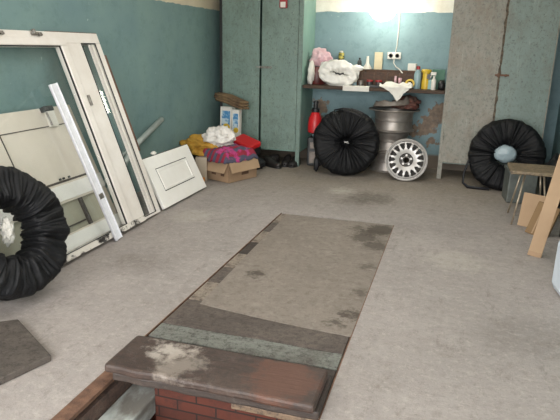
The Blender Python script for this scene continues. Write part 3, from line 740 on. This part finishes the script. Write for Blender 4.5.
# ------------------------------------------------------------------ carton with clothes
bx = thing('cardboard_box', 'open cardboard box overflowing with clothes in the left corner', 'box', (-2.10, 5.27, .002), (0, 0, math.radians(-22)))
hw, hd, H = .155, .205, .215
b = MB(); q = .004
b.bb(-hw, hw, -hd, -hd + q, 0, H); b.bb(-hw, hw, hd - q, hd, 0, H); b.bb(-hw, -hw + q, -hd, hd, 0, H); b.bb(hw - q, hw, -hd, hd, 0, H); b.bb(-hw, hw, -hd, hd, 0, q)
b.build('body', 'carton', bx)
def flap(w, d, M, mat='carton'):
    x = MB(); x.bb(-w, w, 0, d, -.002, .002); x.xf(M); x.build('flap', mat, bx)
flap(hw, .13, T(0, -hd, H) @ RZ(PI) @ RX(math.radians(-58)), 'carton_l')
flap(hd, .12, T(hw, 0, H) @ RZ(-PI / 2) @ RX(math.radians(-68)), 'carton_l')
flap(hw, .13, T(0, hd, H) @ RX(math.radians(-72)))
flap(hd, .13, T(-hw, 0, H) @ RZ(PI / 2) @ RX(math.radians(30)))
for c_, d_ in (((-.05, -hd - .001, .07), (.06, .002, .02)), ((.07, -hd - .001, .075), (.045, .002, .035)), ((hw + .001, .03, .07), (.002, .10, .03))):
    MB().box(c_, d_).build('printed_mark', 'tape', bx)
def heap(u, v):
    x = (u - .5) * .37; y = (v - .5) * .47
    e = max(abs(u - .5), abs(v - .5)) * 2
    z = .07 * (1 - e ** 2.4) + .028 * noise.noise(Vector((u * 4, v * 4, 3))) + .012 * noise.noise(Vector((u * 11, v * 11, 3)))
    if e > .8: z -= (e - .8) * .30
    return Vector((x, y, z))
tag(MB().grid(50, 50, heap).build('blanket', 'blanket', loc=(-2.125, 5.26, .258), rot=(0, 0, math.radians(-24)), solid=.012, smooth=True), 'striped red and pink blanket draped over the open cardboard box', 'blanket')
tag(MB().blob((0, 0, .075), (.145, .115, .105), 5, .42, 2.2, 5, floor=0).build('rag', 'rag_w', loc=(-2.235, 5.27, .315), smooth=True), 'crumpled white cloth on top of the striped blanket', 'cloth')
tag(MB().blob((0, 0, .06), (.21, .16, .10), 8, .42, 2.2, 5, floor=0).build('yellow_bag', 'yellow', loc=(-2.42, 5.28, .235), smooth=True), 'mustard yellow cloth bundle beside the white cloth', 'cloth')
tag(MB().blob((0, 0, .115), (.15, .22, .125), 11, .2, 2.4, 4, floor=0).build('dark_sack', 'bagfab', loc=(-2.44, 5.34, .003), smooth=True), 'dark sack on the floor beneath the yellow bundle', 'sack')
boxy('carton_slab', 'narrow greyish carton standing between white panel and cardboard box', 'carton', simple('greyish_carton', '#a79a88', '#978a78', 6, .8), (-2.325, 5.03, .002), (.11, .07, .235), .35)
boxy('orange_pot', 'small orange block on the floor by the white panel corner', 'block', 'orange', (-2.29, 4.955, .002), (.06, .04, .05), .3, .008)
t = thing('tool_case', 'red topped black case leaning behind the cardboard box', 'case', (-2.14, 5.78, .165), (math.radians(14), math.radians(14), math.radians(-20)))
MB().box((0, 0, .05), (.27, .20, .10)).build('base', 'black', t, bevel=.012)
MB().box((0, 0, .13), (.27, .20, .06)).build('lid', 'red', t, bevel=.016)
tag(MB().blob((0, 0, .05), (.15, .12, .075), 14, .2, 3, 4, floor=0).build('black_bundle', 'bagfab2', loc=(-2.08, 5.80, .003), smooth=True), 'black bundle on the floor beneath the red topped case', 'bundle')
def pack(label, c, d, rz, lean):
    t = thing('packaging_box', label, 'box', c, (lean, 0, rz))
    MB().box((0, 0, d[2] / 2), d).build('carton', 'paper', t, bevel=.003)
    MB().box((0, -d[1] / 2 - .001, d[2] * .78), (d[0] * .72, .003, d[2] * .3)).build('blue_print', 'blue', t)
    MB().lathe([(0, 0), (d[0] * .34, 0), (d[0] * .34, .004), (0, .004)], 24, T(.008, -d[1] / 2 - .002, d[2] * .64) @ RX(PI / 2)).build('yellow_print', 'yel_pl', t)
pack('white box with blue and yellow print standing in the back left corner', (-2.415, 5.90, .002), (.14, .09, .64), -.08, -.06)
pack('narrow white box with yellow print beside the blue one', (-2.285, 5.86, .002), (.085, .07, .62), -.05, -.04)
for i in range(9):
    a = -.05 + .1 * random.random()
    b = MB(); L = .17 + .02 * random.random()
    b.tube([(-L, 0, .0 + .006 * random.random()), (-L * .3, .006, .008), (L * .4, 0, -.004), (L, .005, -.01)], [.016, .018, .017, .012], 9)
    o = b.build('firewood_stick', 'stick', loc=(-2.345 + .02 * (i % 3) - .01, 5.83 + .035 * (i % 3), .685 + .030 * (i // 3)), rot=(.0, math.radians(12), -.16 + .12 * random.random()), smooth=True)
    tag(o, 'brown stick, %s one in the %s layer of the bundle on the corner boxes' % (('front', 'middle', 'back')[i % 3], ('bottom', 'middle', 'top')[i // 3]), 'stick', 'bundle of brown sticks on the corner boxes')

# ------------------------------------------------------------------ window frame and leaning parts
LEAN = -math.atan2(.32, .947)
wf = thing('window_frame', 'large white window frame leaning on the left wall', 'window frame', (-2.140, 0, .022), (0, LEAN, 0))
def fr(x0, x1, a, b_, c, d): return MB().bb(x0, x1, a, b_, c, d)
S0, S1, TZ = 1.55, 3.859, 1.41
def ring(mb, x0, x1, y0, y1, z0, z1, wy0, wy1, wz0, wz1):
    mb.bb(x0, x1, y0, y1, z1 - wz1, z1); mb.bb(x0, x1, y0, y1, z0, z0 + wz0)
    mb.bb(x0, x1, y0, y0 + wy0, z0 + wz0, z1 - wz1); mb.bb(x0, x1, y1 - wy1, y1, z0 + wz0, z1 - wz1)
b = MB(); ring(b, -.06, 0, S0, S1, 0, TZ, .07, .063, .018, .075)
b.bb(-.06, 0, 3.44, 3.627, .018, TZ - .075)
b.build('outer_frame', 'pvc', wf, bevel=.004)
b = MB(); ring(b, -.045, .012, S0 + .06, 3.455, .014, TZ - .045, .06, .065, .022, .05)
b.build('sash', 'pvc', wf, bevel=.005)
b = MB(); ring(b, -.006, .004, S0 + .12, 3.387, .034, TZ - .094, .006, .006, .006, .006)
b.build('gasket', 'gasket', wf)
b = MB(); ring(b, -.004, .002, 3.627, 3.796, .018, TZ - .073, .005, .005, .005, .008)
b.build('gasket', 'gasket', wf)
b = MB(); b.bb(-.020, -.008, 3.728, 3.737, .02, TZ - .08); b.bb(-.018, -.003, 3.752, 3.774, .02, TZ - .08); b.build('glazing_bar', 'pvc', wf)
MB().bb(-.026, -.022, 3.628, 3.794, .02, TZ - .08).build('side_pane', 'glass', wf)
MB().bb(-.026, -.022, S0 + .12, 3.386, .036, TZ - .096).build('glass_pane', 'glass', wf)
for yk in (2.86, 3.19):
    h = MB(); h.box((.010, yk, TZ - .022), (.018, .085, .016)); h.box((.018, yk - .03, TZ - .012), (.02, .02, .03)); h.box((.016, yk + .025, TZ - .030), (.016, .03, .012)); h.build('striker_plate', 'steel', wf, bevel=.002)
h = MB(); h.box((.018, 3.465, .93), (.014, .02, .075)); h.build('lock_keep', 'steel', wf, bevel=.002)
b = MB(); b.bb(-.05, .018, S0, 3.60, -.0, .036); b.build('bottom_track', 'pvc_dirty', wf)
b = MB(); b.bb(-.058, -.004, 3.3, S1, TZ - .001, TZ + .004); b.build('sealant', 'rust', wf)
b = MB(); b.bb(-.040, -.006, S1 - .001, S1 + .032, .5, 1.25); b.build('sealant', 'rust', wf)

for o_ in wf.children:
    for v_ in o_.data.vertices: v_.co.y -= .036 * v_.co.z

LE2 = -math.atan2(.38, .86)
dl = thing('door_leaf', 'cream panelled door leaf on its side behind the window frame', 'door', (-2.215, 0, .022), (0, LE2, 0))
b = MB(); ring(b, -.04, 0, 2.0, 3.43, .0, .93, .12, .115, .11, .125); b.bb(-.04, 0, 2.12, 3.315, .30, .43); b.build('frame', 'cream', dl, bevel=.003)
b = MB(); ring(b, -.01, .0015, 2.70, 3.315, .428, .807, .004, .005, .014, .005); b.build('panel_groove', 'groove', dl)
MB().bb(-.03, -.004, 2.12, 3.315, .43, .805).build('infill_panel', 'cream', dl, bevel=.002)
b = MB(); b.bb(-.002, .006, 1.98, 3.43, .315, .415); b.bb(-.002, .006, 1.98, 3.43, .01, .10); b.build('white_rail', 'white_panel', dl, bevel=.003)
b = MB(); b.bb(-.03, .002, 3.13, 3.145, .11, .30); b.bb(-.03, -.01, 2.6, 3.14, .145, .155); b.build('glazing_bead', 'groove', dl)
MB().bb(-.034, -.026, 2.12, 3.315, .11, .30).build('beige_panel', simple('beige_glass', '#aaa898', '#9c9a88', 5, .3), dl)
for k in range(3):
    h = MB(); h.box((.003, 3.02 + .035 * k + (.02 if k == 2 else 0), .452), (.006, .018, .014))
    h.build('bracket', 'darkgrey', dl)
t = thing('door_lock', 'metal door lock with white plate hanging on the cream door leaf', 'lock', (-2.57, 3.175, .805), (0, LE2, 0))
MB().box((.022, 0, -.01), (.034, .07, .115), Matrix.Rotation(-.12, 3, 'X')).build('body', 'white', t, bevel=.008)
MB().box((.022, -.01, .055), (.05, .09, .035)).build('strike', 'darkgrey', t, bevel=.006)
MB().tube([(.04, -.045, .03), (.045, -.05, -.06)], .007, 8).build('bolt', 'steel', t)

# strip
A, Bv = Vector((-2.112, 3.195, .006)), Vector((-2.442, 3.070, 1.035))
d = (Bv - A); L = d.length
zq = d.normalized(); yq = zq.cross(Vector((.947, 0, .32))).normalized(); xq = yq.cross(zq)
t = thing('metal_strip', 'long pale metal strip leaning across the white window frame', 'strip'); t.matrix_world = Matrix.Translation(A) @ Matrix((xq, yq, zq)).transposed().to_4x4()
MB().bb(0.004, .016, -.036, .036, 0, L).bb(.004, .026, -.036, -.032, 0, L).bb(.004, .026, .028, .032, 0, L).build('profile', 'strip', t, bevel=.001)
MB().bb(.0165, .018, -.030, .030, .30, .335).build('tape_band', 'steel', t)

# white panel further back
A = Vector((-2.140, 3.93, .024)); lean = -math.atan2(.19, .385)
t = thing('white_panel', 'small white panelled board leaning beside the window frame', 'panel', A, (0, lean, 0))
b = MB(); b.bb(-.03, 0, 0, .81, 0, .43); b.build('board', 'white_panel', t, bevel=.004)
b = MB(); ring(b, -.004, .0012, .12, .67, .125, .325, .005, .005, .006, .006); b.build('groove', 'gasket', t)
b = MB(); ring(b, -.004, .006, .132, .662, .133, .317, .02, .02, .02, .02); b.build('moulding', 'white_panel', t, bevel=.003)
MB().bb(-.030, -.006, 0, .81, .43, .436).build('edge_strip', 'groove', t)
tag(MB().blob((0, 0, .0), (.02, .03, .015), 3, .3, 3, 3).build('paper_scrap', 'paper', loc=(-2.345, 4.14, .425), smooth=True), 'tiny white paper scrap on top of the small white panel', 'scrap')
tag(MB().tube([(-2.36, 3.30, .11), (-2.55, 4.18, .457), (-2.63, 4.82, .612)], .025, 14).build('grey_pipe', 'pipe', smooth=True), 'grey pipe sloping up the left wall behind the window frame', 'pipe')
tag(MB().tube([(-2.46, 3.5, .22), (-2.57, 4.0, .40), (-2.62, 4.26, .43)], .012, 12).build('thin_pipe', 'pipe', smooth=True), 'shorter thin grey pipe just below the sloping grey pipe', 'pipe')

# ------------------------------------------------------------------ right side
t = thing('wooden_stool', 'small stool with worn wooden seat and thin metal legs', 'stool', (.64, 4.77, .002))
MB().box((0, 0, .412), (.36, .36, .026)).build('seat', 'seatwood', t, bevel=.006)
for sx in (-1, 1):
    for sy in (-1, 1):
        MB().tube([(sx * .065, sy * .10, .40), (sx * .125, sy * .178, 0)], .0075, 10).build('leg', 'leg_metal', t, smooth=True)
t = thing('metal_bin', 'square grey metal bin standing behind the small stool', 'bin', (.63, 5.42, .002), (0, 0, .1))
b = MB(); b.poly([(-.12, -.12), (.12, -.12), (.12, .12), (-.12, .12)], 0, .29); b.build('body', 'greybin', t, bevel=.01)
b = MB(); ring_ = [(-.13, -.13), (.13, -.13), (.13, .13), (-.13, .13)]; b.poly(ring_, .27, .30); b.build('rim', 'greybin', t, bevel=.006)
tag(MB().blob((0, 0, .2), (.10, .22, .24), 10, .15, 2, 4, floor=0).build('black_sack', 'bagfab', loc=(.90, 5.35, .003), smooth=True), 'dark sack slumped between the metal bin and the right wall', 'sack')
# long carton
A = Vector((.560, 3.885, .003))
t = thing('long_carton', 'long narrow cardboard carton standing upright beside the stool', 'carton', A, (0, math.radians(8.0), math.radians(-12)))
MB().bb(0, .084, 0, .05, .012, 1.35).build('carton', 'carton_l', t, bevel=.002)
MB().bb(-.001, .085, -.002, .052, .003, .036).build('end_cap', 'carton', t, bevel=.002)
t = thing('flattened_carton', 'pale folded cardboard flap standing under the stool', 'carton', (.56, 4.60, .002), (math.radians(-10), 0, math.radians(-30)))
MB().bb(0, .20, -.003, .003, 0, .26).build('sheet', 'carton_l', t)
t = thing('flattened_carton', 'brown folded carton leaning between stool and long upright carton', 'carton', (.60, 4.42, .006), (math.radians(-14), math.radians(12), math.radians(-25)))
MB().bb(0, .16, -.02, .02, 0, .25).build('sheet', 'carton_d', t, bevel=.003)
MB().bb(.045, .055, -.024, -.021, .01, .25).build('fold', 'carton_l', t)
# frame of a dark trolley at the right edge
t = thing('metal_stand', 'dark grey tubular stand at the right wall behind the long carton', 'stand', (.90, 4.15, .002))
b = MB(); b.tube([(-.06, 0, 0), (-.06, 0, .30), (.08, 0, .30), (.08, 0, 0)], .012, 10); b.build('front_frame', 'darkgrey', t, smooth=True)
b = MB(); b.tube([(-.06, .25, 0), (-.06, .25, .30), (.08, .25, .30), (.08, .25, 0)], .012, 10); b.build('rear_frame', 'darkgrey', t, smooth=True)
b = MB(); b.bb(-.07, .09, -.01, .26, .30, .318); b.build('top', 'darkgrey', t, bevel=.004)
t = thing('plastic_canister', 'pale bluish white plastic canister on the floor by the right wall', 'canister', (.80, 3.27, .002), (0, 0, math.radians(8)))
MB().box((0, 0, .165), (.33, .24, .33)).build('body', 'canister', t, bevel=.05)
MB().tube([(-.08, 0, .32), (-.07, 0, .37), (.07, 0, .37), (.08, 0, .32)], .014, 10).build('handle', 'canister', t, smooth=True)
MB().lathe([(0, .32), (.028, .32), (.028, .36), (0, .36)], 20, T(.12, 0, 0)).build('cap', 'blue', t, smooth='auto')
